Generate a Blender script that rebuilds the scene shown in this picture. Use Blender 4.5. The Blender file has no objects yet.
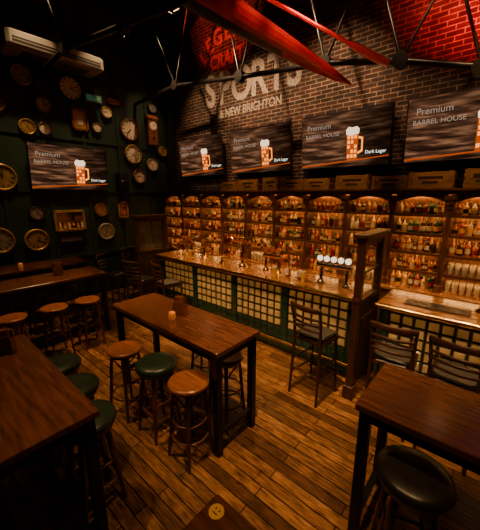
import bpy, math, random
from mathutils import Vector, Matrix
random.seed(4)
R=math.radians
COL=bpy.context.collection

# ------------------------------------------------------------ materials
def newmat(name):
    m=bpy.data.materials.new(name); m.use_nodes=True
    nt=m.node_tree; b=nt.nodes["Principled BSDF"]
    return m,nt,b
def pm(name,col,rough=.5,metal=0,var=.25,scale=8,bump=0.0,coat=0,stretch=(1,1,1),emis=None,es=0,trans=0):
    m,nt,b=newmat(name); N=nt.nodes; L=nt.links
    tc=N.new("ShaderNodeTexCoord"); mp=N.new("ShaderNodeMapping"); mp.inputs["Scale"].default_value=stretch
    nz=N.new("ShaderNodeTexNoise"); nz.inputs["Scale"].default_value=scale; nz.inputs["Detail"].default_value=5
    L.new(tc.outputs["Object"],mp.inputs["Vector"]); L.new(mp.outputs[0],nz.inputs["Vector"])
    cr=N.new("ShaderNodeValToRGB")
    cr.color_ramp.elements[0].position=.3; cr.color_ramp.elements[1].position=.7
    cr.color_ramp.elements[0].color=tuple(c*(1-var) for c in col)+(1,)
    cr.color_ramp.elements[1].color=tuple(min(1,c*(1+var)) for c in col)+(1,)
    L.new(nz.outputs["Fac"],cr.inputs["Fac"]); L.new(cr.outputs["Color"],b.inputs["Base Color"])
    b.inputs["Roughness"].default_value=rough; b.inputs["Metallic"].default_value=metal
    b.inputs["Coat Weight"].default_value=coat; b.inputs["Coat Roughness"].default_value=.15
    if trans: b.inputs["Transmission Weight"].default_value=trans
    if bump:
        bp=N.new("ShaderNodeBump"); bp.inputs["Strength"].default_value=bump; bp.inputs["Distance"].default_value=.01
        L.new(nz.outputs["Fac"],bp.inputs["Height"]); L.new(bp.outputs[0],b.inputs["Normal"])
    if emis:
        b.inputs["Emission Color"].default_value=emis+(1,); b.inputs["Emission Strength"].default_value=es
    return m
def brickmat(name,axes,c1,c2,mortar,bw,rh,ms,rough=.8,bump=.5,grain=None,lo=.35,hi=1.25,wear=0):
    m,nt,b=newmat(name); N=nt.nodes; L=nt.links
    tc=N.new("ShaderNodeTexCoord"); sp=N.new("ShaderNodeSeparateXYZ"); cb=N.new("ShaderNodeCombineXYZ")
    L.new(tc.outputs["Object"],sp.inputs[0])
    L.new(sp.outputs[axes[0]],cb.inputs[0]); L.new(sp.outputs[axes[1]],cb.inputs[1])
    br=N.new("ShaderNodeTexBrick"); L.new(cb.outputs[0],br.inputs["Vector"])
    br.inputs["Scale"].default_value=1; br.inputs["Brick Width"].default_value=bw; br.inputs["Row Height"].default_value=rh
    br.inputs["Mortar Size"].default_value=ms; br.inputs["Color1"].default_value=c1+(1,); br.inputs["Color2"].default_value=c2+(1,)
    br.inputs["Mortar"].default_value=mortar+(1,); br.inputs["Mortar Smooth"].default_value=.2
    br.inputs["Bias"].default_value=0
    mp=N.new("ShaderNodeMapping"); mp.inputs["Scale"].default_value=grain or (1,1,1)
    L.new(cb.outputs[0],mp.inputs["Vector"])
    nz=N.new("ShaderNodeTexNoise"); nz.inputs["Scale"].default_value=6; nz.inputs["Detail"].default_value=6; L.new(mp.outputs[0],nz.inputs["Vector"])
    cr=N.new("ShaderNodeValToRGB"); cr.color_ramp.elements[0].position=.3; cr.color_ramp.elements[1].position=.72
    cr.color_ramp.elements[0].color=(lo,lo*.95,lo*.88,1); cr.color_ramp.elements[1].color=(hi,hi*.96,hi*.92,1)
    L.new(nz.outputs["Fac"],cr.inputs["Fac"])
    mx=N.new("ShaderNodeMix"); mx.data_type='RGBA'; mx.blend_type='MULTIPLY'; mx.inputs["Factor"].default_value=1
    L.new(br.outputs["Color"],mx.inputs[6]); L.new(cr.outputs["Color"],mx.inputs[7])
    out=mx.outputs[2]
    if wear:
        n3=N.new("ShaderNodeTexNoise"); n3.inputs["Scale"].default_value=2.2; n3.inputs["Detail"].default_value=5; n3.inputs["Roughness"].default_value=.65; L.new(cb.outputs[0],n3.inputs["Vector"])
        c3=N.new("ShaderNodeValToRGB"); c3.color_ramp.elements[0].position=.38; c3.color_ramp.elements[1].position=.6
        c3.color_ramp.elements[0].color=(1-wear,1-wear,1-wear,1); c3.color_ramp.elements[1].color=(1,1,1,1); L.new(n3.outputs["Fac"],c3.inputs["Fac"])
        m3=N.new("ShaderNodeMix"); m3.data_type='RGBA'; m3.blend_type='MULTIPLY'; m3.inputs["Factor"].default_value=1
        L.new(out,m3.inputs[6]); L.new(c3.outputs["Color"],m3.inputs[7]); out=m3.outputs[2]
    L.new(out,b.inputs["Base Color"])
    bp=N.new("ShaderNodeBump"); bp.inputs["Strength"].default_value=bump; bp.inputs["Distance"].default_value=.012; bp.invert=True
    L.new(br.outputs["Fac"],bp.inputs["Height"]); L.new(bp.outputs[0],b.inputs["Normal"])
    n2=N.new("ShaderNodeTexNoise"); n2.inputs["Scale"].default_value=1.3; L.new(cb.outputs[0],n2.inputs["Vector"])
    mr=N.new("ShaderNodeMapRange"); mr.inputs["To Min"].default_value=max(0,rough-.15); mr.inputs["To Max"].default_value=min(1,rough+.2)
    L.new(n2.outputs["Fac"],mr.inputs["Value"]); L.new(mr.outputs[0],b.inputs["Roughness"])
    return m
M={}
M['brick']=brickmat("brick_masonry",(0,2),(.085,.030,.016),(.024,.010,.007),(.34,.24,.155),.21,.068,.0075,grain=(1,1.3,1),lo=.3,hi=1.2,wear=.4)
M['floor']=brickmat("floor_planks",(0,1),(.46,.225,.080),(.125,.054,.018),(.008,.004,.002),1.15,.10,.005,rough=.27,bump=.5,grain=(1.3,9,1),lo=.18,hi=1.35,wear=.5)
M['green']=pm("dark_green_paint",(.011,.027,.014),.45,var=.3,scale=2)
M['black']=pm("black_paint",(.012,.010,.009),.5)
M['ceil']=pm("charcoal_ceiling",(.013,.011,.010),.85)
M['steel']=pm("black_steel",(.02,.018,.017),.35,metal=.6)
M['twood']=pm("dark_table_wood",(.11,.038,.014),.2,var=.5,scale=3.5,stretch=(1.0,9,9),bump=.03,coat=.4)
M['twoodY']=pm("dark_table_wood_y",(.11,.038,.014),.2,var=.5,scale=3.5,stretch=(9,1.0,9),bump=.03,coat=.4)
M['dwood']=pm("dark_stained_wood",(.042,.015,.007),.36,var=.4,scale=4,stretch=(8,8,1))
M['bwood']=pm("backbar_wood",(.12,.046,.016),.45,var=.4,scale=4,stretch=(6,6,1))
M['bback']=pm("backbar_panel_wood",(.20,.085,.026),.5,var=.4,scale=4,stretch=(6,6,1))
M['swood']=pm("stool_wood",(.24,.078,.022),.28,var=.4,scale=6,stretch=(1,9,1),coat=.4)
M['sleg']=pm("stool_leg_wood",(.10,.032,.013),.36)
M['pad']=pm("dark_green_leather",(.016,.033,.019),.34,var=.2,scale=25,bump=.1)
M['bpad']=pm("black_leather",(.017,.014,.011),.33,var=.2,scale=25,bump=.1)
M['counter']=pm("polished_counter_wood",(.30,.125,.036),.16,var=.5,scale=3,stretch=(1,8,8),coat=.6)
M['brass']=pm("brass",(.82,.50,.15),.2,metal=1)
M['chrome']=pm("chrome",(.78,.74,.68),.12,metal=1,var=.05)
M['tile']=pm("cream_tile",(.52,.40,.20),.16,var=.3,scale=5,coat=.5)
M['tile2']=pm("olive_edge_tile",(.15,.12,.05),.2,var=.3,scale=5,coat=.4)
M['gtile']=pm("bottle_green_tile",(.012,.036,.020),.16,var=.3,scale=9,coat=.5)
M['grout']=pm("dark_grout",(.010,.013,.008),.6)
M['cream']=pm("cream_face",(.70,.60,.43),.5,var=.08)
M['ivory']=pm("ivory_plastic",(.30,.275,.23),.5,var=.05)
M['gold']=pm("aged_gold",(.50,.32,.10),.4,metal=.7)
M['silver']=pm("aged_silver",(.45,.41,.34),.35,metal=.7)
M['mahog']=pm("mahogany",(.17,.055,.023),.35,var=.4,stretch=(1,1,6))
M['redp']=pm("red_gloss_paint",(.75,.012,.008),.2,coat=.5,var=.15)
M['whitep']=pm("white_paint",(.50,.43,.37),.4,var=.2)
M['hullgrey']=pm("hull_grey_paint",(.045,.038,.035),.3,var=.2,coat=.4)
M['fwhite']=pm("faded_white_paint",(.33,.265,.21),.85,var=.7,scale=26)
M['fred']=pm("faded_red_paint",(.42,.05,.035),.85,var=.55,scale=22)
M['crate']=pm("crate_pine",(.30,.145,.052),.6,var=.4,scale=5,stretch=(1,8,8))
M['crateink']=pm("crate_stencil",(.04,.02,.01),.7)
M['plastic']=pm("black_plastic",(.01,.01,.01),.3)
M['mirror']=pm("mirror_glass",(.5,.42,.32),.08,metal=1,var=.1)
M['led']=pm("warm_led_strip",(1,.7,.4),.5,emis=(1,.46,.12),es=20)
M['led2']=pm("warm_counter_led",(1,.7,.4),.5,emis=(1,.55,.21),es=6)
M['lampface']=pm("lamp_lens",(1,.8,.5),.5,emis=(1,.62,.28),es=5)
M['badge']=pm("lit_tap_badge",(.9,.85,.75),.4,emis=(1,.84,.60),es=1.5)
M['badge2']=pm("tap_badge",(.35,.10,.05),.3,coat=.5)
M['exit']=pm("exit_sign_green",(.1,.4,.25),.4,emis=(.15,.8,.45),es=.04)
M['amber']=pm("amber_candle_glass",(.8,.30,.05),.15,emis=(1,.30,.02),es=.1)
M['sticker']=pm("yellow_sticker",(.75,.42,.03),.5,var=.1)
bot=[("b_amber",(.46,.13,.012)),("b_green",(.02,.09,.03)),("b_clear",(.62,.50,.32)),("b_brown",(.06,.022,.008)),("b_gold",(.78,.40,.06)),("b_red",(.30,.02,.015))]
for n,c in bot: M[n]=pm("bottle_"+n[2:]+"_glass",c,.08,var=.15,coat=.6)
M['label']=pm("bottle_label_paper",(.68,.56,.37),.6,var=.3,scale=30)
M['glassware']=pm("bar_glassware",(.60,.52,.38),.06,var=.1,metal=.3)
m,nt,b=newmat("clear_glass_panel")
b.inputs["Base Color"].default_value=(.5,.45,.35,1); b.inputs["Roughness"].default_value=.05
tn=nt.nodes.new("ShaderNodeTexNoise"); tn.inputs["Scale"].default_value=5
mr=nt.nodes.new("ShaderNodeMapRange"); mr.inputs["To Min"].default_value=.08; mr.inputs["To Max"].default_value=.15
nt.links.new(tn.outputs["Fac"],mr.inputs["Value"]); nt.links.new(mr.outputs[0],b.inputs["Alpha"])
M['glass']=m
# tv picture
m,nt,b=newmat("tv_picture"); N=nt.nodes; L=nt.links
tc=N.new("ShaderNodeTexCoord"); mp=N.new("ShaderNodeMapping"); mp.inputs["Rotation"].default_value=(0,R(18),0); mp.inputs["Scale"].default_value=(1.0,1,9)
L.new(tc.outputs["Object"],mp.inputs["Vector"])
nz=N.new("ShaderNodeTexNoise"); nz.inputs["Scale"].default_value=2.2; nz.inputs["Detail"].default_value=4; L.new(mp.outputs[0],nz.inputs["Vector"])
cr=N.new("ShaderNodeValToRGB"); e=cr.color_ramp.elements
e[0].position=.36; e[0].color=(.010,.004,.002,1); e[1].position=.68; e[1].color=(.19,.085,.040,1); e.new(.52).color=(.050,.020,.010,1)
L.new(nz.outputs["Fac"],cr.inputs["Fac"])
sp=N.new("ShaderNodeSeparateXYZ"); L.new(tc.outputs["Object"],sp.inputs[0])
r2=N.new("ShaderNodeMapRange"); r2.inputs["From Min"].default_value=.75; r2.inputs["From Max"].default_value=-.6; r2.inputs["To Min"].default_value=.12; r2.inputs["To Max"].default_value=1.4
L.new(sp.outputs[0],r2.inputs["Value"])
mx=N.new("ShaderNodeMix"); mx.data_type='RGBA'; mx.blend_type='MULTIPLY'; mx.inputs["Factor"].default_value=1
L.new(cr.outputs[0],mx.inputs[6]); L.new(r2.outputs[0],mx.inputs[7])
b.inputs["Base Color"].default_value=(.008,.005,.004,1); b.inputs["Roughness"].default_value=.4; b.inputs["Specular IOR Level"].default_value=.05
L.new(mx.outputs[2],b.inputs["Emission Color"]); b.inputs["Emission Strength"].default_value=1.5
M['tvpic']=m
M['tvbeer']=pm("tv_beer_orange",(.02,.01,.01),.3,emis=(1,.27,.03),es=2.4,scale=30)
M['tvdark']=pm("tv_beer_amber",(.02,.01,.01),.3,emis=(.55,.075,.006),es=1.0)
M['tvfoam']=pm("tv_foam_cream",(.02,.01,.01),.3,emis=(1,.72,.45),es=1.7)
M['tvtext']=pm("tv_text_white",(.02,.02,.02),.3,emis=(.70,.50,.36),es=.55)
M['tvtext2']=pm("tv_caption_white",(.02,.02,.02),.3,emis=(1,.95,.9),es=1.4)

# ------------------------------------------------------------ mesh builder
class B:
    def __init__(s): s.v=[];s.f=[];s.m=[];s.mats=[];s.sm=[]
    def mi(s,k):
        if k not in s.mats: s.mats.append(k)
        return s.mats.index(k)
    def add(s,vs,fs,k,smooth=False):
        o=len(s.v); s.v+= [tuple(v) for v in vs]; i=s.mi(k)
        for f in fs: s.f.append([a+o for a in f]); s.m.append(i); s.sm.append(smooth)
    def box(s,x0,x1,y0,y1,z0,z1,k,c=0.0):
        if c<=0:
            vs=[(x,y,z) for x in(x0,x1) for y in(y0,y1) for z in(z0,z1)]
            s.add(vs,[(0,1,3,2),(4,6,7,5),(0,4,5,1),(2,3,7,6),(0,2,6,4),(1,5,7,3)],k); return
        def ring(ins,z):
            a,b_,d,e=x0+ins,x1-ins,y0+ins,y1-ins
            return [(a+c,d,z),(b_-c,d,z),(b_,d+c,z),(b_,e-c,z),(b_-c,e,z),(a+c,e,z),(a,e-c,z),(a,d+c,z)]
        s.rings([ring(c*.6,z0),ring(0,z0+c*.6),ring(0,z1-c*.6),ring(c*.6,z1)],k,False)
    def rings(s,rs,k,smooth=True,caps=True,close=False):
        n=len(rs[0]); vs=[p for r in rs for p in r]; fs=[]
        m=len(rs)
        for i in range(m if close else m-1):
            j=(i+1)%m
            for a in range(n):
                b_=(a+1)%n; fs.append((i*n+a,i*n+b_,j*n+b_,j*n+a))
        s.add(vs,fs,k,smooth)
        if caps and not close:
            s.add(rs[0],[tuple(range(n-1,-1,-1))],k); s.add(rs[-1],[tuple(range(n))],k)
    def lathe(s,c,prof,k,seg=20,axis='z',smooth=True,caps=True):
        rs=[]
        for r,h in prof:
            ring=[]
            for i in range(seg):
                a=2*math.pi*i/seg; p,q=r*math.cos(a),r*math.sin(a)
                if axis=='z': ring.append((c[0]+p,c[1]+q,c[2]+h))
                elif axis=='x': ring.append((c[0]+h,c[1]+p,c[2]+q))
                else: ring.append((c[0]+p,c[1]+h,c[2]+q))
            rs.append(ring)
        s.rings(rs,k,smooth,caps)
    def tube(s,pts,r,k,seg=8,closed=False,flat=None):
        pts=[Vector(p) for p in pts]; n=len(pts); rs=[]
        if not isinstance(r,(list,tuple)): r=[r]*n
        ref=Vector((0,0,1))
        for i,p in enumerate(pts):
            if closed: t=pts[(i+1)%n]-pts[i-1]
            else: t=pts[min(i+1,n-1)]-pts[max(i-1,0)]
            t.normalize()
            rf=ref if abs(t.z)<.95 else Vector((1,0,0))
            u=t.cross(rf).normalized(); w=u.cross(t)
            rs.append([tuple(p+u*(r[i]*math.cos(2*math.pi*a/seg))+w*((flat if flat else r[i])*math.sin(2*math.pi*a/seg))) for a in range(seg)])
        s.rings(rs,k,True,not closed,closed)
    def beam(s,p0,p1,w,h,k,up=(0,0,1)):
        p0=Vector(p0);p1=Vector(p1);t=(p1-p0).normalized();rf=Vector(up)
        if abs(t.dot(rf))>.97: rf=Vector((0,1,0))
        u=t.cross(rf).normalized()*w/2; q=u.cross(t).normalized()*h/2
        rs=[[tuple(p-u-q),tuple(p+u-q),tuple(p+u+q),tuple(p-u+q)] for p in(p0,p1)]
        s.rings(rs,k,False)
    def prism(s,poly,y0,y1,k):
        s.rings([[(x,y,z) for x,z in poly] for y in(y0,y1)],k,False)
    def mesh(s,name):
        me=bpy.data.meshes.new(name); me.from_pydata(s.v,[],s.f)
        for k in s.mats: me.materials.append(M[k])
        for p,i,q in zip(me.polygons,s.m,s.sm): p.material_index=i; p.use_smooth=q
        import bmesh
        bm=bmesh.new(); bm.from_mesh(me); bmesh.ops.recalc_face_normals(bm,faces=bm.faces); bm.to_mesh(me); bm.free()
        return me
    def obj(s,name,loc=(0,0,0),rz=0):
        return put(s.mesh(name),name,loc,rz)
def put(me,name,loc=(0,0,0),rz=0,parent=None):
    o=bpy.data.objects.new(name,me); COL.objects.link(o); o.location=loc; o.rotation_euler=(0,0,rz)
    if parent: o.parent=parent
    return o
def text(name,body,size,loc,mat,rot=(R(90),0,0),bold=.0,sx=1,parent=None,ext=.002):
    c=bpy.data.curves.new(name,'FONT'); c.body=body; c.size=size; c.extrude=ext; c.offset=bold; c.align_x='CENTER'; c.align_y='CENTER'
    c.materials.append(M[mat])
    o=bpy.data.objects.new(name,c); COL.objects.link(o); o.location=loc; o.rotation_euler=rot; o.scale=(sx,1,1)
    if parent: o.parent=parent
    return o

# ------------------------------------------------------------ room shell
XL,XR,YB,YF=-7.1,2.4,5.3,-1.8
b=B(); b.box(XL-.2,XR+.2,YF-.2,YB+.2,-.1,0,'floor'); b.obj("floor")
RX,RZ,EL,ER=-4.2,7.1,5.5,4.4
poly=[(XL-.2,0),(XR+.2,0),(XR+.2,ER),(RX,RZ),(XL-.2,EL-.1)]
b=B(); b.prism(poly,YB,YB+.2,'brick'); b.obj("wall_back")
b=B(); b.prism(poly,YF-.2,YF,'green'); b.obj("wall_front")
b=B(); b.box(XL-.2,XL,YF,YB,0,EL-.05,'green')
for z in (.95,2.36,3.42,4.75): b.box(XL,XL+.035,YF,YB,z,z+.07,'green')
y=YF+.1
while y<YB-.1:
    b.box(XL,XL+.028,y,y+.06,.0,5.4,'green'); y+=.78
b.obj("wall_left")
b=B(); b.box(XR,XR+.2,YF,YB,0,ER,'green'); b.obj("wall_right")
b=B(); b.box(XL,XL+.05,YF,YB,0,.16,'black'); b.obj("baseboard_left")
b=B()
b.prism([(XL-.2,EL-.1),(RX,RZ),(RX,RZ+.15),(XL-.2,EL+.05)],YF-.2,YB+.2,'ceil')
b.prism([(XR+.2,ER),(RX,RZ),(RX,RZ+.15),(XR+.2,ER+.15)],YF-.2,YB+.2,'ceil')
b.obj("ceiling")
def zroof(x): return EL+(RZ-EL)*(x-XL)/(RX-XL) if x<RX else RZ+(ER-RZ)*(x-RX)/(XR+.2-RX)
def truss(y):
    b=B()
    b.beam((XL,y,zroof(XL)-.2),(RX,y,zroof(RX)-.14),.1,.2,'steel')
    b.beam((RX,y,zroof(RX)-.14),(XR,y,zroof(XR)-.2),.1,.2,'steel')
    P=[(-7.07,4.42),(-5.5,4.5),(-3.74,4.26),(-2.18,4.08),(-1.2,3.86),(-.4,3.6),(.6,3.4),(XR,3.35)]
    b.tube([(x,y,z) for x,z in P],.04,'steel',8)
    for x,z in P[1:-2]:
        b.tube([(x,y,z),(x-.7,y,zroof(x-.7)-.2)],.018,'steel',6)
        b.tube([(x,y,z),(x+.8,y,zroof(x+.8)-.2)],.018,'steel',6)
        b.lathe((x,y-.05,z),[(.09,0),(.09,.1)],'steel',12,axis='y')
    return b.obj("roof_truss")
truss(4.3); truss(2.2)
b=B()
for x in (-6.2,-5.2,-3.1,-1.9,-.6,.8): b.box(x-.05,x+.05,YF,YB,zroof(x)-.24,zroof(x)-.04,'steel')
b.obj("roof_purlins")
b=B(); b.beam((-2.6,2.9,5.2),(2.3,2.9,3.55),.12,.18,'black'); b.beam((-2.0,3.7,5.2),(2.3,3.7,3.9),.10,.14,'black'); b.beam((-2.6,2.9,5.1),(-2.6,2.9,6.2),.08,.08,'black'); b.beam((-2.0,3.7,5.1),(-2.0,3.7,6.0),.08,.08,'black'); b.obj("roof_braces")
b=B(); b.box(-7.08,-6.86,5.12,5.3,0,5.4,'black'); b.box(-7.1,-6.82,5.08,5.3,0,.3,'black',.01); b.box(-7.1,-6.82,5.08,5.3,2.3,2.4,'black',.01); b.obj("trim_1")

# ------------------------------------------------------------ painted wall sign
sg=bpy.data.objects.new("painted_wall_sign",None); COL.objects.link(sg)
W="SPORTS"; xs=[-5.50,-5.05,-4.57,-4.11,-3.68,-3.29]
for i,(ch,x) in enumerate(zip(W,xs)):
    text("letter_%d"%i,ch,.90,(x,5.297,4.57),'fwhite',bold=.024,sx=.78,parent=sg)
text("sub_line","& NEW BRIGHTON",.23,(-4.38,5.297,4.08),'fwhite',bold=.006,sx=.85,parent=sg)
W="LEGENDS"
for i,ch in enumerate(W):
    a=R(150-i*20); x=-4.95+.85*math.cos(a); z=5.03+.62*math.sin(a)
    text("arc_%d"%i,ch,.44,(x,5.297,z),'fred',rot=(R(90),-(a-R(90))*.6,0),bold=.014,sx=.85,parent=sg)
text("beer_line","CRAFT",.36,(-5.0,5.297,5.16),'fred',bold=.012,sx=.9,parent=sg)

# ------------------------------------------------------------ televisions
def tvmesh():
    b=B()
    b.box(-.76,.76,-.02,.03,-.435,.435,'plastic',.008)
    b.box(-.742,.742,-.024,-.02,-.418,.418,'tvpic')
    b.box(-.3,.3,.03,.10,-.2,.2,'plastic'); b.box(-.02,.12,-.022,.0,-.45,-.43,'plastic')
    def flat(poly,k,y): b.add([(x,y,z) for x,z in poly],[tuple(range(len(poly)))],k)
    gx=.17
    flat([(gx-.085,-.33),(gx+.085,-.33),(gx+.10,.14),(gx-.10,.14)],'tvdark',-.0255)
    for i in range(5):
        for j in range(3):
            x0=gx-.082+j*.056; z0=-.29+i*.072
            if (i*3+j)%4==3: continue
            flat([(x0+.004,z0),(x0+.044,z0+.006),(x0+.04,z0+.056),(x0,z0+.05)],'tvbeer',-.0262)
    flat([(gx-.10,.07),(gx-.03,.05),(gx+.10,.07),(gx+.108,.14),(gx+.07,.18),(gx,.17),(gx-.07,.185),(gx-.108,.14)],'tvfoam',-.0268)
    flat([(gx+.10,.03),(gx+.17,.01),(gx+.17,-.20),(gx+.09,-.24),(gx+.09,-.205),(gx+.145,-.175),(gx+.145,-.02),(gx+.098,0)],'tvbeer',-.0256)
    flat([(-.742,-.40),(.742,-.30),(.742,-.285),(-.742,-.375)],'tvdark',-.0251)
    return b.mesh("television")
TVM=tvmesh()
def tv(loc,rz,tilt=6):
    o=put(TVM,"television",loc,rz)
    o.rotation_euler=(Matrix.Rotation(rz,3,'Z')@Matrix.Rotation(R(tilt),3,'X')).to_euler()
    text("screen_script","Premium",.12,(-.42,-.027,.24),'tvtext',parent=o,ext=.0004)
    text("screen_title","BARREL HOUSE",.09,(-.36,-.027,.10),'tvtext',parent=o,ext=.0004)
    text("screen_caption","Dark Lager",.07,(.54,-.027,-.22),'tvtext2',parent=o,ext=.0004)
    return o
for x in (-5.72,-3.95,-2.2,-.5): tv((x,5.13,3.19),0)
tv((-6.94,2.63,2.84),R(90))

# ------------------------------------------------------------ back bar
b=B()
X0,X1=-6.85,2.3; YS=4.88
b.box(X0,X1,4.74,5.3,0,.92,'bwood'); b.box(X0,X1,4.70,5.3,.92,.97,'counter',.008)
b.box(X0,X1,5.24,5.3,.97,2.38,'bback')
bw=.70; n=int((X1-X0)/bw)
shz=[.97,1.23,1.50,1.77,2.04]
for i in range(n+1):
    x=X0+i*bw
    b.box(x-.035,x+.035,YS-.03,5.24,.97,2.3,'bwood',.006)
    b.box(x-.05,x+.05,YS-.06,YS,.97,1.07,'bwood',.006)
    for q,(w,z) in enumerate(((.05,2.12),(.06,2.18),(.07,2.24))): b.box(x-w,x+w,YS-.05-.02*q,YS+.02,z,z+.055,'bwood',.006)
    b.lathe((x,YS-.035,1.6),[(.022,-.45),(.028,-.3),(.02,0),(.028,.3),(.022,.45)],'bwood',10)
for z in shz[1:]:
    b.box(X0,X1,YS,5.24,z-.018,z,'bwood'); b.box(X0,X1,YS-.004,YS+.010,z-.036,z+.002,'bwood')
for i in range(n):
    xa=X0+i*bw+.035; xb=xa+bw-.07; k=10; pts=[(xa,2.33)]
    for j in range(k+1):
        u=j/k; pts.append((xa+(xb-xa)*u,2.20+.08*math.sin(math.pi*u)))
    pts.append((xb,2.33)); b.prism(pts,YS,YS+.025,'bwood')
b.box(X0-.04,X1,YS-.09,5.3,2.31,2.36,'bwood',.01); b.box(X0-.06,X1,YS-.13,5.3,2.36,2.39,'bwood',.008)
for i in range(n):
    xa=X0+i*bw
    b.box(xa+.05,xa+bw-.05,4.72,4.74,.1,.85,'dwood',.006); b.lathe((xa+bw-.12,4.70,.5),[(.012,0),(.016,.02)],'brass',8,axis='y')
for i in range(n):
    xa=X0+i*bw+.06
    for z in shz[1:]+[2.31]:
        b.box(xa,xa+bw-.12,4.905,4.92,z-.028,z-.020,'led')
        b.box(xa,xa+bw-.12,5.205,5.235,z-.028,z-.020,'led')
b.obj("back_bar_shelving")
def bottle(b,x,y,z,h,r,k,seg=8):
    b.lathe((x,y,z),[(r,0),(r,h*.58),(r*.85,h*.66),(r*.36,h*.76),(r*.32,h*.96)],k,seg)
    b.lathe((x,y,z),[(r*.38,h*.93),(r*.38,h)],random.choice(['gold','black','b_red','silver']),6)
    b.lathe((x,y,z),[(r*1.03,h*.16),(r*1.03,h*.46)],random.choice(['label','label','label','b_gold','black','b_red']),seg,caps=False)
b=B(); g=B()
for i in range(n):
    xa=X0+i*bw+.06; xb=xa+bw-.12
    for si,z in enumerate(shz):
        if si==0 and i%3==1 or (i in(9,10,11) and si<2):
            x=xa+.03
            while x<xb-.02:
                for yy in (4.96,5.05):
                    g.lathe((x+.01,yy,z),[(.026,0),(.032,.06),(.035,.15),(.032,.15),(.022,.02)],'glassware',8)
                x+=.082
            continue
        x=xa+.025
        while x<xb-.02:
            k=random.choice(['b_amber','b_amber','b_green','b_clear','b_brown','b_gold','b_amber','b_red','b_gold','b_brown'])
            hh=random.choice([.16,.19,.21,.225]) if si<4 else random.uniform(.16,.20)
            bottle(b,x,random.uniform(4.965,4.99),z,hh,random.uniform(.028,.036),k)
            bottle(b,x+.035,5.09,z,hh,.03,random.choice(['b_amber','b_brown','b_gold','b_green']))
            x+=random.uniform(.073,.09)
b.obj("liquor_bottles"); g.obj("shelf_glassware")
def crate(w,h):
    b=B()
    for k in range(2): b.box(-w/2,w/2,-.13,-.115,k*h/2+.005,(k+1)*h/2-.005,'crate'); b.box(-w/2,w/2,.115,.13,k*h/2+.005,(k+1)*h/2-.005,'crate')
    for sx in(-1,1):
        for k in range(2): b.box(sx*w/2-.01,sx*w/2+.01,-.115,.115,k*h/2+.005,(k+1)*h/2-.005,'crate')
        b.box(sx*(w/2-.03)-.02,sx*(w/2-.03)+.02,-.14,-.13,0,h,'crate')
    b.box(-w/2,w/2,-.115,.115,0,.012,'crate')
    b.box(-w*.28,w*.28,-.134,-.13,h*.55,h*.72,'crateink'); b.box(-w*.18,w*.18,-.134,-.13,h*.28,h*.42,'crateink')
    return b.mesh("wooden_crate")
cm=[crate(.46,.19),crate(.36,.24),crate(.52,.22)]
x=-4.75;i=0
while x<2.0:
    j=[0,2,1,0,0,2][i%6]; w=[.46,.36,.52][j]
    put(cm[j],"wooden_crate",(x+w/2,4.96,2.39)); x+=w+[.03,.12,.05][i%3]; i+=1

# ------------------------------------------------------------ bar counter
YFb=3.62; ts=.108; gp=.019
def counter(BX0,BX1,ret=False):
    b=B()
    b.box(BX0,BX1,YFb,4.0,.0,1.06,'grout')
    b.box(BX0,BX1,3.45,4.12,1.06,1.115,'counter',.016)
    b.tube([(BX0,3.45,1.087),(BX1,3.45,1.087)],.03,'brass',10)
    b.box(BX0,BX1,3.54,YFb,1.015,1.06,'dwood',.01)
    b.box(BX0+.02,BX1-.02,3.49,3.51,1.045,1.06,'led2')
    b.box(BX0,BX1,3.56,YFb,.0,.14,'gtile')
    if ret: b.box(BX0,BX0+.4,4.0,4.5,0,1.06,'dwood'); b.box(BX0,BX0+.5,4.1,4.6,1.06,1.115,'counter',.016)
    x=BX0+.01
    while x<BX1-.12:
        for q in range(7): b.box(x,x+.10,YFb-.022,YFb,.15+q*.121,.15+q*.121+.115,'gtile')
        x+=.119
        for c in range(7):
            if x+ts>BX1: break
            for q in range(2): b.box(x,x+ts,YFb-.012,YFb,.15+q*.10,.15+q*.10+.092,'gtile',.004)
            for q in range(5):
                z=.36+q*(ts+gp)
                b.box(x,x+ts,YFb-.012,YFb,z,z+ts,'tile2',.006)
                b.box(x+.009,x+ts-.009,YFb-.018,YFb-.011,z+.009,z+ts-.009,'tile',.008)
            x+=ts+gp
    b.tube([(BX0,3.46,.2),(BX1,3.46,.2)],.022,'brass',10)
    x=BX0+.3
    while x<BX1: b.tube([(x,3.46,.2),(x,3.57,.1)],.014,'brass',8); b.lathe((x,3.46,0),[(.035,0),(.03,.02),(.012,.03),(.012,.2)],'brass',8); x+=1.1
    b.obj("bar_counter")
counter(-5.34,-1.17,True); counter(-.95,2.3)
def taptower(w,nb,met='chrome',bd='badge'):
    b=B()
    for sx in(-1,1) if nb>1 else (0,):
        b.lathe((sx*w*.36,0,0),[(.06,0),(.055,.02),(.028,.04),(.026,.2),(.03,.24)],met,14)
    b.tube([(-w/2,0,.25),(w/2,0,.25)],.035,met,12)
    for i in range(nb):
        x=(i-(nb-1)/2)*(w/max(1,nb))*.98
        b.lathe((x,-.02,.345),[(.048,-.012),(.048,.012)],met,18,axis='y'); b.lathe((x,.0,.345),[(.04,-.036),(.04,-.03)],bd,18,axis='y')
        b.beam((x,0,.27),(x,-.01,.31),.02,.02,met)
        b.tube([(x,.02,.25),(x,.09,.24),(x,.1,.17)],.009,met,8); b.tube([(x,.04,.27),(x,.10,.33)],.008,'black',8)
    return b.mesh("beer_tap_tower")
CT=1.117
t1=taptower(.5,5);t2=taptower(.34,3,'brass','badge2');t3=taptower(.1,1,'brass','badge2')
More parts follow.
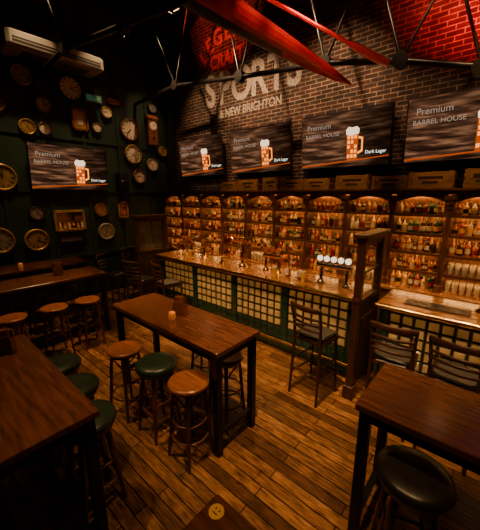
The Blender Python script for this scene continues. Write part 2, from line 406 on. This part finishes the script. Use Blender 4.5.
def tbar():
    b=B(); b.lathe((0,0,0),[(.08,0),(.075,.02),(.04,.05),(.034,.12),(.045,.16),(.032,.22),(.03,.40),(.04,.43)],'brass',18)
    b.tube([(-.24,0,.44),(.24,0,.44)],.042,'brass',14)
    for sx in(-1,1): b.lathe((sx*.24,0,.44),[(.0001,-.05),(.03,-.04),(.05,0),(.03,.04),(.0001,.05)],'brass',14)
    for i in range(5):
        x=-.18+.09*i
        b.tube([(x,.03,.44),(x,.10,.43),(x,.11,.36)],.009,'brass',8)
        b.lathe((x,.04,.47),[(.008,0),(.010,.04),(.018,.10),(.012,.15),(.004,.16)],'black',10)
        b.lathe((x,-.045,.44),[(.03,-.008),(.03,.0)],'badge2',14,axis='y')
    return b.mesh("brass_beer_fountain")
put(t1,"beer_tap_tower",(-1.62,3.8,CT)); put(tbar(),"brass_beer_fountain",(-3.25,3.82,CT)); put(t2,"beer_tap_tower",(-2.66,3.85,CT)); put(t3,"beer_tap_tower",(-4.2,3.8,CT)); put(t2,"beer_tap_tower",(-4.75,3.85,CT)); put(t2,"beer_tap_tower",(.1,3.85,CT))
def handpump():
    b=B(); b.lathe((0,0,0),[(.045,0),(.04,.03),(.03,.06),(.035,.12),(.02,.14)],'brass',14)
    b.lathe((0,0,.14),[(.012,0),(.014,.05),(.024,.12),(.02,.2),(.026,.24),(.012,.27)],'mahog',12)
    b.box(-.03,.03,-.05,-.042,.03,.13,'cream',.006); b.tube([(0,-.03,.09),(0,-.09,.1),(0,-.11,.03)],.008,'chrome',8)
    return b.mesh("hand_pump")
hp=handpump()
for x in (-3.7,-2.3,-2.1): put(hp,"hand_pump",(x,3.75,CT))
def pint():
    b=B(); b.lathe((0,0,0),[(.026,0),(.03,.05),(.037,.14)],'b_gold',12); b.lathe((0,0,.135),[(.037,0),(.038,.018)],'cream',12); return b.mesh("pint_of_beer")
pg=pint()
for x,y in((-2.45,3.6),(-4.45,3.66),(-1.98,3.62)): put(pg,"pint_of_beer",(x,y,CT))
b=B(); b.box(-.3,.3,-.1,.1,0,.012,'black',.004); [b.box(-.29,.29,-.09+i*.03,-.08+i*.03,.012,.016,'chrome') for i in range(6)]
put(b.mesh("drip_tray"),"drip_tray",(-.4,3.7,CT))

# ------------------------------------------------------------ glazed bar screens
def screen():
    b=B(); L=.64
    for y in(0,L):
        b.box(-.04,.04,y-.04,y+.04,0,1.84,'dwood',.008); b.box(-.06,.06,y-.06,y+.06,0,.16,'dwood',.01)
        b.lathe((0,y,1.16),[(.05,0),(.06,.03),(.05,.06)],'dwood',12)
    b.box(-.055,.055,-.06,L+.06,1.83,1.87,'dwood',.012); b.box(-.075,.075,-.085,L+.085,1.87,1.91,'dwood',.012)
    b.box(-.025,.025,0,L,1.77,1.84,'dwood'); b.box(-.03,.03,0,L,1.12,1.18,'dwood'); b.box(-.02,.02,0,L,.1,1.12,'dwood')
    b.box(-.03,.03,.1,L-.1,.2,.95,'dwood',.01)
    b.box(-.005,.005,.04,L-.04,1.18,1.77,'glass')
    b.box(-.010,.010,.04,L-.04,1.46,1.48,'dwood')
    return b.mesh("glazed_bar_screen")
sm=screen()
put(sm,"glazed_bar_screen",(-1.06,3.16,0)); put(sm,"glazed_bar_screen",(-5.46,3.16,0))

# ------------------------------------------------------------ tables
def table(w,d,h=1.05,along='x',wood='twood',leg=.065):
    b=B(); b.box(-w/2,w/2,-d/2,d/2,h-.045,h,wood,.008)
    i=.035
    b.box(-w/2+i,w/2-i,-d/2+i,-d/2+i+.03,h-.12,h-.045,'steel'); b.box(-w/2+i,w/2-i,d/2-i-.03,d/2-i,h-.12,h-.045,'steel')
    b.box(-w/2+i,-w/2+i+.03,-d/2+i,d/2-i,h-.12,h-.045,'steel'); b.box(w/2-i-.03,w/2-i,-d/2+i,d/2-i,h-.12,h-.045,'steel')
    for sx in(-1,1):
        for sy in(-1,1):
            cx=sx*(w/2-i-leg/2+.012);cy=sy*(d/2-i-leg/2+.012); b.box(cx-leg/2,cx+leg/2,cy-leg/2,cy+leg/2,0,h-.045,'steel',.005)
    if along=='x':
        for sx in(-1,1): cx=sx*(w/2-i-leg/2); b.box(cx-.02,cx+.02,-d/2+.08,d/2-.08,.18,.22,'steel')
    else:
        for sx in(-1,1): cy=sx*(d/2-i-leg/2); b.box(-w/2+.08,w/2-.08,cy-.02,cy+.02,.18,.22,'steel')
    return b
table(1.75,.58).obj("bar_height_table",(-2.455,1.82,0))
table(1.75,.62).obj("bar_height_table",(.355,1.99,0))
table(1.55,.62).obj("bar_height_table",(-2.425,.31,0))
table(.64,1.95,along='y',wood='twoodY').obj("bar_height_table",(-5.2,1.24,0))
table(.6,1.9,along='y',wood='twoodY').obj("bar_height_table",(-6.35,1.45,0))
table(1.2,.62).obj("bar_height_table",(-.155,.41,0))
table(.7,.7).obj("bar_height_table",(-6.4,4.0,0))

# ------------------------------------------------------------ stools
def ringpts(r,z,n=20): return [(r*math.cos(2*math.pi*i/n),r*math.sin(2*math.pi*i/n),z) for i in range(n)]
def stool_wood():
    b=B(); b.lathe((0,0,0),[(.15,.715),(.17,.72),(.178,.735),(.172,.752),(.15,.755),(.10,.748),(.0001,.746)],'swood',28)
    b.tube(ringpts(.135,.70),.014,'sleg',8,True)
    for i in range(4):
        a=R(45+90*i); c,s_=math.cos(a),math.sin(a)
        b.tube([(c*r,s_*r,z) for r,z in((.10,.715),(.135,.66),(.15,.5),(.165,.3),(.185,.12),(.20,0))],[.014,.016,.017,.017,.016,.013],'sleg',8)
    b.tube(ringpts(.158,.24),.010,'sleg',8,True); b.tube(ringpts(.148,.40),.008,'sleg',8,True)
    for i in range(4):
        a=R(45+90*i); a2=a+R(90); pts=[]
        for j in range(7):
            u=j/6; aa=a+(a2-a)*u; pts.append((.142*math.cos(aa),.142*math.sin(aa),.56+.12*math.sin(math.pi*u)))
        b.tube(pts,.008,'sleg',6)
    return b.mesh("bentwood_bar_stool")
def stool_pad(pad='pad',r=.19):
    b=B(); k=r/.19
    b.lathe((0,0,0),[(.17*k,.665),(.175*k,.67),(.175*k,.70)],'sleg',28)
    b.lathe((0,0,0),[(.17*k,.69),(.188*k,.70),(.195*k,.72),(.19*k,.745),(.165*k,.762),(.10*k,.772),(.0001,.775)],pad,32)
    b.tube(ringpts(.178*k,.698,28),.006,'brass',6,True)
    for i in range(4):
        a=R(45+90*i); c,s_=math.cos(a),math.sin(a)
        L=[(.12,.68,.02),(.135,.58,.024),(.14,.55,.016),(.145,.52,.025),(.165,.36,.02),(.17,.32,.026),(.175,.28,.02),(.195,.12,.017),(.205,0,.014)]
        b.tube([(c*q,s_*q,z) for q,z,_ in L],[w for _,_,w in L],'sleg',10)
    def corner(i,z):
        a=R(45+90*i); q=.12+(.205-.12)*(.68-z)/.68; return (q*math.cos(a),q*math.sin(a),z)
    for i in range(4):
        for z in((.2,.36) if i%2 else (.26,)): b.tube([corner(i,z),corner(i+1,z)],.011,'sleg',8)
    return b.mesh("padded_bar_stool")
sw,sp_,sb=stool_wood(),stool_pad(),stool_pad('bpad',.2)
for x,y,a in((-2.78,1.36,10),(-1.83,1.43,0),(-1.88,1.95,0),(-2.6,2.32,20),(-4.64,1.30,5),(-4.62,1.75,0),(-4.64,.80,0),(-5.78,.9,0),(-5.78,1.9,0)):
    put(sw,"bentwood_bar_stool",(x,y,0),R(a))
for x,y,a in((-2.30,1.42,0),(-2.05,.68,0),(-2.51,.76,0),(-2.98,.80,20),(-5.78,1.4,0)):
    put(sp_,"padded_bar_stool",(x,y,0),R(a))
put(sb,"padded_bar_stool",(-.17,1.72,0),R(20))
put(sb,"padded_bar_stool",(.65,1.6,0),R(20))
def chair():
    b=B()
    b.box(-.20,.20,-.20,.20,.72,.75,'dwood',.05); b.box(-.18,.18,-.18,.18,.75,.785,'bpad',.04)
    for sx in(-1,1):
        b.tube([(sx*.15,.16,.72),(sx*.18,.19,0)],[.018,.014],'dwood',8)
        b.tube([(sx*.19,-.22,0),(sx*.17,-.18,.72),(sx*.175,-.20,.95),(sx*.19,-.25,1.15)],[.016,.019,.017,.014],'dwood',8)
        b.tube([(sx*.172,.18,.28),(sx*.182,-.20,.28)],.011,'dwood',8); b.tube([(sx*.165,.17,.45),(sx*.178,-.19,.45)],.011,'dwood',8)
    b.tube([(-.175,.18,.22),(.175,.18,.22)],.014,'dwood',8); b.tube([(-.18,-.2,.34),(.18,-.2,.34)],.011,'dwood',8)
    for z,y,w in((1.13,-.245,.032),(1.02,-.22,.016),(.95,-.205,.016),(.88,-.195,.016)):
        p=[(-.19+.38*j/8,y-.045*math.sin(math.pi*j/8),z) for j in range(9)]
        b.tube(p,.011,'dwood',8,flat=w)
    return b.mesh("bar_chair")
cmesh=chair()
for x,y,a in((-1.42,2.98,-8),(-.62,3.05,5),(-.10,3.03,-5),(.5,3.0,4),(-5.0,2.9,15),(-5.75,2.75,-60),(-6.0,3.35,-90),(-4.4,3.1,-10)):
    put(cmesh,"bar_chair",(x,y,0),R(a))

# ------------------------------------------------------------ table-top things
b=B(); b.lathe((0,0,0),[(.03,0),(.038,.02),(.036,.07),(.03,.085),(.026,.085),(.03,.02)],'amber',16); cd=b.mesh("candle_holder")
put(cd,"candle_holder",(-2.42,1.72,1.05)); put(cd,"candle_holder",(-6.3,1.35,1.05))
def caddy():
    b=B(); b.box(-.06,.06,-.045,.045,0,.012,'mahog'); b.box(-.06,.06,-.045,-.035,0,.15,'mahog'); b.box(-.06,.06,.035,.045,0,.18,'mahog')
    for s_ in(-1,1): b.box(s_*.06-.005,s_*.06+.005,-.045,.045,0,.12,'mahog')
    b.box(-.045,.045,-.02,.02,.012,.20,'swood'); b.box(-.045,.045,.02,.03,.012,.21,'sleg'); return b.mesh("menu_caddy")
cy=caddy()
put(cy,"menu_caddy",(-2.47,1.86,1.05),R(20)); put(cy,"menu_caddy",(-2.9,.42,1.05),R(60)); put(cy,"menu_caddy",(-5.25,1.6,1.05),R(80)); put(cy,"menu_caddy",(-5.2,.6,1.05),R(80))
b=B(); b.lathe((0,0,0),[(.032,0),(.032,.003)],'sticker',20); b.box(-.012,-.006,.004,.012,.003,.004,'black'); b.box(.006,.012,.004,.012,.003,.004,'black'); b.box(-.012,.012,-.012,-.008,.003,.004,'black')
b.obj("round_table_sticker",(-.70,.66,1.05))

# ------------------------------------------------------------ clocks and decor on left wall
WX=XL+.036
def clock(y,z,r,rim='mahog',face='cream'):
    b=B()
    b.lathe((0,0,0),[(r,0),(r*1.02,.03),(r*.98,.055),(r*.88,.06),(r*.84,.035)],rim,28,axis='x',caps=False)
    b.lathe((0,0,0),[(r*.86,.0),(r*.86,.034)],face,28,axis='x')
    for i in range(12):
        a=R(30*i); p0=Vector((.036,r*.60*math.sin(a),r*.60*math.cos(a)));p1=Vector((.036,r*.80*math.sin(a),r*.80*math.cos(a)))
        b.tube([p0,p1],r*.04,'black',4)
    for a,l in((R(random.uniform(0,360)),.45),(R(random.uniform(0,360)),.68)):
        b.tube([(.04,0,0),(.04,r*l*math.sin(a),r*l*math.cos(a))],r*.03,'black',4)
    b.lathe((.03,0,0),[(r*.06,0),(r*.06,.015)],'brass',8,axis='x')
    return b.obj("wall_clock",(WX,y,z))
for c in [(1.99,4.44,.17,'silver','silver'),(2.3,4.0,.15,'mahog','silver'),(2.84,4.42,.24,'black','cream'),(1.97,3.56,.14,'gold','gold'),(2.27,3.57,.12,'mahog','cream'),
          (4.1,3.82,.25,'mahog','cream'),(4.13,3.27,.22,'gold','cream'),(4.75,4.42,.12,'black','silver'),(4.65,3.06,.16,'silver','cream'),(4.25,2.76,.17,'mahog','cream'),(4.98,3.42,.12,'gold','gold'),
          (1.45,2.62,.24,'gold','gold'),(1.92,1.95,.14,'black','silver'),(1.85,1.42,.22,'gold','gold'),(3.21,1.97,.15,'mahog','gold'),(3.28,1.47,.19,'silver','silver'),(1.25,1.47,.24,'gold','silver'),(1.5,3.9,.18,'mahog','silver'),(3.3,3.75,.1,'silver','cream'),(3.55,4.1,.12,'gold','cream')]:
    clock(*c)
def framed(name,y,z,w,h,inner,fr='mahog'):
    b=B(); t=.05
    for a in((-w/2,-w/2+t,-h/2,h/2),(w/2-t,w/2,-h/2,h/2),(-w/2,w/2,-h/2,-h/2+t),(-w/2,w/2,h/2-t,h/2)): b.box(0,.045,a[0],a[1],a[2],a[3],fr,.008)
    b.box(0,.02,-w/2+t,w/2-t,-h/2+t,h/2-t,inner); 
    return b,(WX,y,z)
b,l=framed("p",2.96,3.85,.34,.44,'gold'); b.box(.02,.024,-.06,.06,-.1,.08,'cream'); b.obj("framed_picture",l)
b,l=framed("m",2.52,1.76,.62,.46,'mirror','gold')
for i in range(6): bottle(b,.06,-.22+i*.088,-.17,.16,.022,['b_gold','b_amber','b_clear'][i%3])
b.box(.02,.09,-.28,.28,-.19,-.17,'gold'); b.obj("framed_bottle_display",l)
b,l=framed("s",2.5,1.36,.5,.14,'cream','black'); b.obj("framed_sign",l)
b,l=framed("q",3.75,1.95,.26,.4,'mirror','gold'); b.box(.02,.03,-.06,.06,-.1,.1,'b_amber'); b.obj("framed_picture",l)
b,l=framed("r",3.74,4.35,.3,.12,'crate','mahog'); b.obj("framed_sign",l)
b=B(); b.box(0,.12,-.13,.13,-.3,.26,'mahog',.012); b.prism([(0,.26),(.14,.26),(.14,.28),(.07,.36),(0,.36)],-.15,.15,'mahog'); b.box(.0,.13,-.15,.15,-.34,-.3,'mahog',.01)
b.lathe((.12,0,.1),[(.10,0),(.10,.012),(.085,.014)],'cream',20,axis='x'); b.lathe((.12,0,-.18),[(.035,0),(.035,.01)],'brass',14,axis='x'); b.beam((.125,0,.0),(.125,0,-.18),.008,.008,'brass')
b.tube([(.136,0,.1),(.136,.04,.14)],.004,'black',4); b.tube([(.136,0,.1),(.136,-.02,.16)],.004,'black',4)
b.obj("pendulum_wall_clock",(WX,4.68,3.88))
b=B(); b.box(0,.06,-.17,.17,-.07,.07,'ivory',.008); b.box(.06,.064,-.155,.155,-.055,.055,'exit'); b.box(.064,.066,-.02,.12,-.01,.01,'cream'); b.obj("exit_sign",(WX,3.28,4.32))
b=B(); b.box(0,.2,-.12,.12,-.19,.19,'plastic',.015); b.lathe((.2,0,-.06),[(.09,0),(.095,.008),(.07,.004),(.02,.006)],'steel',20,axis='x'); b.lathe((.2,0,.1),[(.035,0),(.02,.008)],'steel',14,axis='x'); b.obj("wall_speaker",(WX,3.75,2.62))
b=B(); b.box(0,.62,-.8,.8,0,.24,'ivory',.05); b.box(.62,.626,-.72,.72,.05,.13,'black'); b.box(.08,.5,-.6,.6,-.012,0,'ivory',.006)
for i in range(8): b.box(.1+i*.05,.12+i*.05,-.56,.56,-.018,-.010,'black')
b.box(.625,.632,-.72,.72,.085,.095,'ivory'); b.obj("air_conditioner",(XL+.04,2.5,4.70))
b=B(); b.box(0,.12,-1.0,1.0,0,.03,'dwood')
for i in range(9): bottle(b,.06,-.9+i*.22,.03,.16,.025,['b_amber','b_green','b_brown'][i%3])
b.obj("bottle_shelf",(WX,.0,1.9))

# ------------------------------------------------------------ hanging rowing boat and oar
b=B()
p0=Vector((-1.475,3.58,3.49)); d=Vector((-.945,-1.03,.66)).normalized(); Lb=5.0
u=d.cross(Vector((0,0,1))).normalized(); w=u.cross(d).normalized()
if w.z<0: w=-w
rs=[];N_=24
for i in range(N_+1):
    s_=i/N_; wd=.27*(math.sin(math.pi*s_)**.75)+.004; dp=.17*(math.sin(math.pi*s_)**.6)+.01
    c=p0+d*(Lb*s_)
    rs.append([tuple(c+u*(wd*math.cos(math.pi*j/11))-w*(dp*math.sin(math.pi*j/11))) for j in range(12)])
for i in range(N_):
    for j in range(11):
        k='redp' if (j<2 or j>8) or i<4 else ('whitep' if j in (2,) else 'hullgrey')
        if i>=4 and j in (7,8): k='redp'
        b.add([rs[i][j],rs[i][j+1],rs[i+1][j+1],rs[i+1][j]],[(0,1,2,3)],k,True)
    b.add([rs[i][0],rs[i][11],rs[i+1][11],rs[i+1][0]],[(0,1,2,3)],'redp')
for t_ in(.25,.75):
    c=p0+d*(Lb*t_); b.tube([tuple(c),(c.x,c.y,zroof(c.x)-.02)],.006,'steel',5)
b.obj("hanging_rowing_boat")
b=B()
q0=Vector((-1.25,4.0,3.75)); q1=Vector((-3.3,2.2,5.0)); dd=(q0-q1).normalized()
b.tube([tuple(q1),tuple(q0-dd*.5)],.022,'redp',8)
b.tube([tuple(q0-dd*.55),tuple(q0-dd*.4),tuple(q0-dd*.1),tuple(q0)],[.03,.09,.10,.07],'redp',10,flat=.012)
b.tube([tuple(q1+dd*1.0),(q1.x+dd.x,q1.y+dd.y,zroof(q1.x+dd.x)-.02)],.005,'steel',5)
b.obj("hanging_oar")

# ------------------------------------------------------------ lights
def spot(loc,target,energy,size=60,col=(1,.56,.235),blend=.8,rad=.05):
    loc=Vector(loc);t=Vector(target);d=(t-loc).normalized()
    l=bpy.data.lights.new("spot_lamp",'SPOT'); l.energy=energy; l.spot_size=R(size); l.spot_blend=blend; l.color=col; l.shadow_soft_size=rad
    b=B()
    b.tube([(0,0,0),tuple(-d*.05),tuple(-d*.05+Vector((0,0,.0001))),tuple(-d*.2)],[.055,.055,.05,.04],'black',14)
    b.tube([tuple(-d*.1),(-d.x*.1,-d.y*.1,zroof(loc.x)-loc.z-.02)],.01,'black',6)
    b.tube([tuple(d*.001),tuple(d*.004)],.045,'lampface',14)
    f=b.obj("ceiling_spotlight",tuple(loc))
    o=bpy.data.objects.new("lamp",l); COL.objects.link(o); o.parent=f
    o.location=d*.03; o.rotation_euler=d.to_track_quat('-Z','Y').to_euler()
spot((-2.4,2.9,4.9),(-2.4,1.7,1),560,36,blend=1)
spot((-1.2,1.6,4.9),(-1.6,2.6,0),900,42,blend=1)
spot((-3.0,1.0,4.9),(-3.4,2.75,0),820,42,blend=1)
spot((-1.0,.9,4.9),(-1.3,1.3,0),260,46,blend=1)
spot((-3.4,.2,4.9),(-2.4,.6,1),320,38,blend=1)
spot((-4.2,2.2,5.4),(-4.2,1.9,0),640,44,blend=1)
spot((-5.4,1.2,5.4),(-5.4,1.2,1),340,44,blend=1)
spot((.2,1.0,4.6),(-.1,2.1,1),170,40,blend=1)
for x in(-4.6,-3.0,-1.4,.2): spot((x,.4,min(5.2,zroof(x)-.3)),(x,3.6,.75),500,34)  # added fill: invented spots and housings that brighten the bar front tiles
for x in(-5.0,-3.4,-1.9,-.3): spot((x,3.0,4.9),(x,4.0,1),330,44)
for x,e in((-5.6,280),(-4.2,520),(-2.6,460),(-1.2,190)): spot((x,3.3,5.1),(x+.1,5.3,3.9),e,62,col=(1,.60,.32),blend=1)
spot((.1,3.9,4.5),(-.3,5.3,4.9),950,80,col=(1,.02,.015))
spot((.6,4.1,3.9),(.4,5.3,3.9),260,65,col=(.4,.18,1))
spot((-4.6,2.9,5.6),(-5.0,5.3,5.9),360,50,col=(1,.08,.04))
spot((-.3,1.9,4.6),(-2.0,3.0,3.9),200,40,col=(1,.35,.2))  # made-up spot, put in only to brighten the hanging boat
for x in (-4.0,-2.2,-.4): spot((x,3.2,4.9),(x,4.9,2.45),170,34)  # extra spots added to lift the dark crates, not known fixtures
for y,z in((2.0,3.0),(3.2,3.0),(4.4,3.4)): spot((-5.7,y,5.9),(-7.1,y+.1,z),210,46,col=(1,.62,.31),blend=1)
for y in(2.0,3.3): spot((-5.6,y-.3,5.9),(-7.1,y,1.6),240,32,col=(1,.58,.26),blend=1)
wd=bpy.data.worlds.new("world"); bpy.context.scene.world=wd; wd.use_nodes=True
wd.node_tree.nodes["Background"].inputs[0].default_value=(.05,.03,.02,1); wd.node_tree.nodes["Background"].inputs[1].default_value=.2

# ------------------------------------------------------------ camera
cam=bpy.data.cameras.new("camera");co=bpy.data.objects.new("camera",cam);COL.objects.link(co)
co.location=(0,0,2.3);co.rotation_euler=(R(90-13.1),0,R(41));cam.sensor_fit='HORIZONTAL';cam.sensor_width=36;cam.lens=22.5
bpy.context.scene.camera=co
